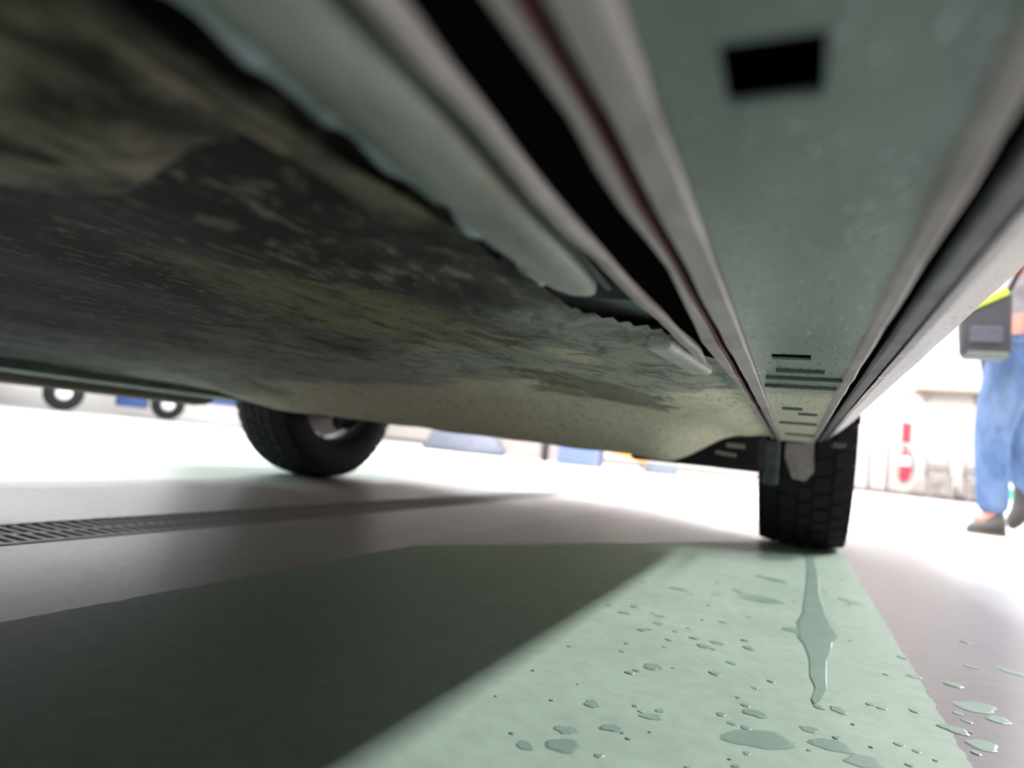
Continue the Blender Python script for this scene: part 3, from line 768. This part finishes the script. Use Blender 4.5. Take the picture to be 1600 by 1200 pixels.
# joints
V = [(.93, 3.71, .90), (.93, 3.71, 1.10), (.93, 3.71, 1.30), (.93, 3.71, 1.40), (.92, 3.71, 1.50),        # pelvis, waist, chest, collar, neck
     (.90, 3.63, .82), (.845, 3.62, .62), (.815, 3.63, .455), (.825, 3.64, .27), (.835, 3.65, .09), (.76, 3.635, .045),   # near leg
     (.95, 3.80, .82), (.935, 3.82, .62), (.93, 3.83, .47), (.985, 3.84, .31), (1.05, 3.845, .18), (.985, 3.84, .07),
     (.93, 3.54, 1.37), (.99, 3.50, 1.12), (.90, 3.49, 1.19),
     (.93, 3.88, 1.37), (.95, 3.93, 1.10), (.86, 3.92, .98),
     (.905, 3.71, 1.575), (.895, 3.71, 1.655), (.90, 3.71, 1.72)]
E_ = [(0, 1), (1, 2), (2, 3), (3, 4), (0, 5), (5, 6), (6, 7), (7, 8), (8, 9), (9, 10), (0, 11), (11, 12), (12, 13), (13, 14), (14, 15), (15, 16),
      (3, 17), (17, 18), (18, 19), (3, 20), (20, 21), (21, 22), (4, 23), (23, 24), (24, 25)]
Rr = [.11, .105, .115, .09, .05, .085, .07, .05, .052, .035, .03, .085, .07, .05, .052, .035, .03, .055, .04, .028, .055, .04, .028, .085, .095, .06]
skinned('body', V, E_, Rr, skin, pp)
jv = [0] + list(range(5, 10)) + list(range(11, 16)); mp = {k: i for i, k in enumerate(jv)}
def up_(k):
    v = Vector(V[k])
    if k == 9: v.z = .085
    return v
skinned('jeans', [up_(k) for k in jv], [(mp[a], mp[b]) for a, b in E_ if a in mp and b in mp], [.135, .112, .098, .078, .070, .066, .112, .098, .078, .070, .066], jeans, pp)
tv = [0, 1, 2, 3, 17, 18, 20, 21]; mp = {k: i for i, k in enumerate(tv)}
P_ = [Vector(V[k]) for k in tv]; P_[0].z = .87
skinned('shirt', P_, [(mp[a], mp[b]) for a, b in E_ if a in mp and b in mp], [.15, .14, .14, .11, .075, .058, .075, .058], shirt, pp)
# belt
bm = bmesh.new(); bmesh.ops.create_cone(bm, segments=24, radius1=.16, radius2=.16, depth=.035, cap_ends=True)
o = obj('belt', bm, M['blackp'], pp, smooth=False); o.location = (.03, .01, .885)
# hair
bm = bmesh.new(); bmesh.ops.create_uvsphere(bm, u_segments=20, v_segments=12, radius=.107)
for v in bm.verts: v.co.z = max(v.co.z, -.02); v.co.x *= 1.02
o = obj('hair', bm, plain('dark_hair', (.05, .035, .025), .8), pp, smooth=True); o.location = (.012, .01, 1.685)
# face details
for s in (-1, 1):
    bm = bmesh.new(); bmesh.ops.create_uvsphere(bm, u_segments=10, v_segments=8, radius=.011); o = obj('eye', bm, M['blackp'], pp, smooth=True); o.location = (-.096, .01 + s * .032, 1.645)
    bm = bmesh.new(); bmesh.ops.create_uvsphere(bm, u_segments=10, v_segments=8, radius=.022); bmesh.ops.scale(bm, vec=(.7, .35, 1.3), verts=bm.verts); o = obj('ear', bm, skin, pp, smooth=True); o.location = (0, .01 + s * .095, 1.635)
bm = bmesh.new(); bmesh.ops.create_uvsphere(bm, u_segments=10, v_segments=8, radius=.017); bmesh.ops.scale(bm, vec=(1.2, .8, 1.5), verts=bm.verts); o = obj('nose', bm, skin, pp, smooth=True); o.location = (-.102, .01, 1.615)
o = obj('mouth', B(-.006, .006, -.02, .02, -.003, .003, bev=.002), plain('lips', (.45, .15, .13), .5), pp); o.location = (-.088, .01, 1.575)
# hands: palm and five fingers each
def hand(base, d, palmn, lab):
    base, d, n = Vector(base), Vector(d).normalized(), Vector(palmn).normalized(); s = d.cross(n)
    vs = [base, base + d * .045, base + d * .085]; es = [(0, 1), (1, 2)]; rs = [.026, .034, .03]
    for k, (off, ln) in enumerate(((-.03, .062), (-.010, .075), (.010, .07), (.030, .055))):
        i = len(vs); r0 = base + d * .085 + s * off
        vs += [r0, r0 + d * ln * .5 + n * .008, r0 + d * ln * .75 + n * .03, r0 + d * ln * .8 + n * .05]
        es += [(2, i), (i, i + 1), (i + 1, i + 2), (i + 2, i + 3)]; rs += [.011, .0095, .009, .008]
    i = len(vs); r0 = base + d * .03 - s * .035
    vs += [r0, r0 + d * .03 - s * .025 + n * .012, r0 + d * .055 - s * .025 + n * .03]; es += [(1, i), (i, i + 1), (i + 1, i + 2)]; rs += [.014, .012, .0095]
    skinned('hand', vs, es, rs, skin, pp, 0, 1)
hand((.905, 3.49, 1.19), (-1, .1, .12), (0, .2, -1), 'l'); hand((.86, 3.92, .98), (-1, 0, -.4), (0, -1, 0), 'r')
# shoes
def shoe(heel, toe, lift, nm='shoe'):
    heel, toe = Vector(heel), Vector(toe); d = (toe - heel); L = d.length; d.normalize(); s = d.cross(Vector((0, 0, 1))).normalized(); u = s.cross(d)
    def ringat(f, w, h0, h1):
        c = heel + d * L * f
        return [c + s * w * a + u * (h0 + (h1 - h0) * b) for a, b in ((-1, 0), (1, 0), (1.0, .45), (.6, .9), (0, 1), (-.6, .9), (-1.0, .45))]
    bm = bmesh.new(); pr = None
    for f, w, h in ((0, .028, .08), (.06, .038, .115), (.25, .040, .12), (.42, .042, .09), (.65, .047, .06), (.85, .042, .05), (.97, .026, .035), (1, .01, .025)):
        r = [bm.verts.new(p - Vector((.9, 3.7, 0))) for p in ringat(f, w, .016, h)]
        if pr:
            for k in range(7): bm.faces.new((pr[k], pr[(k + 1) % 7], r[(k + 1) % 7], r[k]))
        else: bm.faces.new(r)
        pr = r
    bm.faces.new(pr)
    sh = obj(nm, bm, shoe_m, pp, smooth=True)
    bm = bmesh.new(); pr = None
    for f, w in ((-.01, .028), (.06, .040), (.4, .036), (.65, .050), (.87, .045), (1.01, .018)):
        c = heel + d * L * f - Vector((.9, 3.7, 0))
        r = [bm.verts.new(p) for p in (c + s * w, c - s * w, c - s * w + u * .018, c + s * w + u * .018)]
        if pr:
            for k in range(4): bm.faces.new((pr[k], pr[(k + 1) % 4], r[(k + 1) % 4], r[k]))
        else: bm.faces.new(r)
        pr = r
    bm.faces.new(pr); obj('sole', bm, sole_m, sh)
shoe((.875, 3.655, .002), (.735, 3.62, .002), 0); shoe((1.08, 3.85, .20), (.955, 3.83, .03), 1)
# bag carried in front at the hip
t = thing('shoulder_bag', 'grey soft bag edged in fluorescent yellow held at the walking person\'s hip', 'bag', (.712, 3.40, .912))
bm = bmesh.new(); vs = box(bm, -.085, .105, -.05, .05, -.14, .13)
for v in bm.verts:
    if v.co.z > 0: v.co.z += (v.co.x + .085) * .55 - .10 + .015
    else: v.co.x += .012 if v.co.x < 0 else 0
bmesh.ops.bevel(bm, geom=list(bm.edges), offset=.022, segments=3, affect='EDGES', profile=.5)
obj('pouch', bm, bagm, t, smooth=True)
bm = bmesh.new(); box(bm, -.085, .10, -.056, .056, -.016, .016, bev=.006)
o = obj('yellow_edge', bm, hivis, t); o.location = (-.005, 0, .10); o.rotation_euler = (0, -.50, 0)
obj('bottom_panel', B(-.06, .095, -.053, .053, -.146, -.118, bev=.01), plain('olive_trim', (.10, .11, .10), .8), t)
obj('pocket', B(-.05, .07, -.062, -.045, -.085, -.01, bev=.008), plain('lilac_grey_cloth', (.055, .05, .07), .8), t)
obj('strap', tube(bmesh.new(), [(.09, 0, .14), (.13, -.03, .25), (.15, -.02, .42)], .010, 8), M['blackp'], t, smooth=True)
# green and white bucket behind the rear leg
t = thing('striped_bucket', 'white bucket with green bands on the floor behind the walking person', 'bucket', (1.62, 6.2, 0))
gw = plain('bright_white_plastic', (.85, .88, .88), .4); gg = plain('green_band', (.05, .40, .25), .5)
for z0, z1, m_ in ((0, .16, gw), (.16, .24, gg), (.24, .36, gw), (.36, .43, gg), (.43, .62, gw)):
    obj('band', lathe_z(bmesh.new(), [(.15 + .05 * z0, z0), (.15 + .05 * z1, z1)], 28), m_, t, smooth=False)
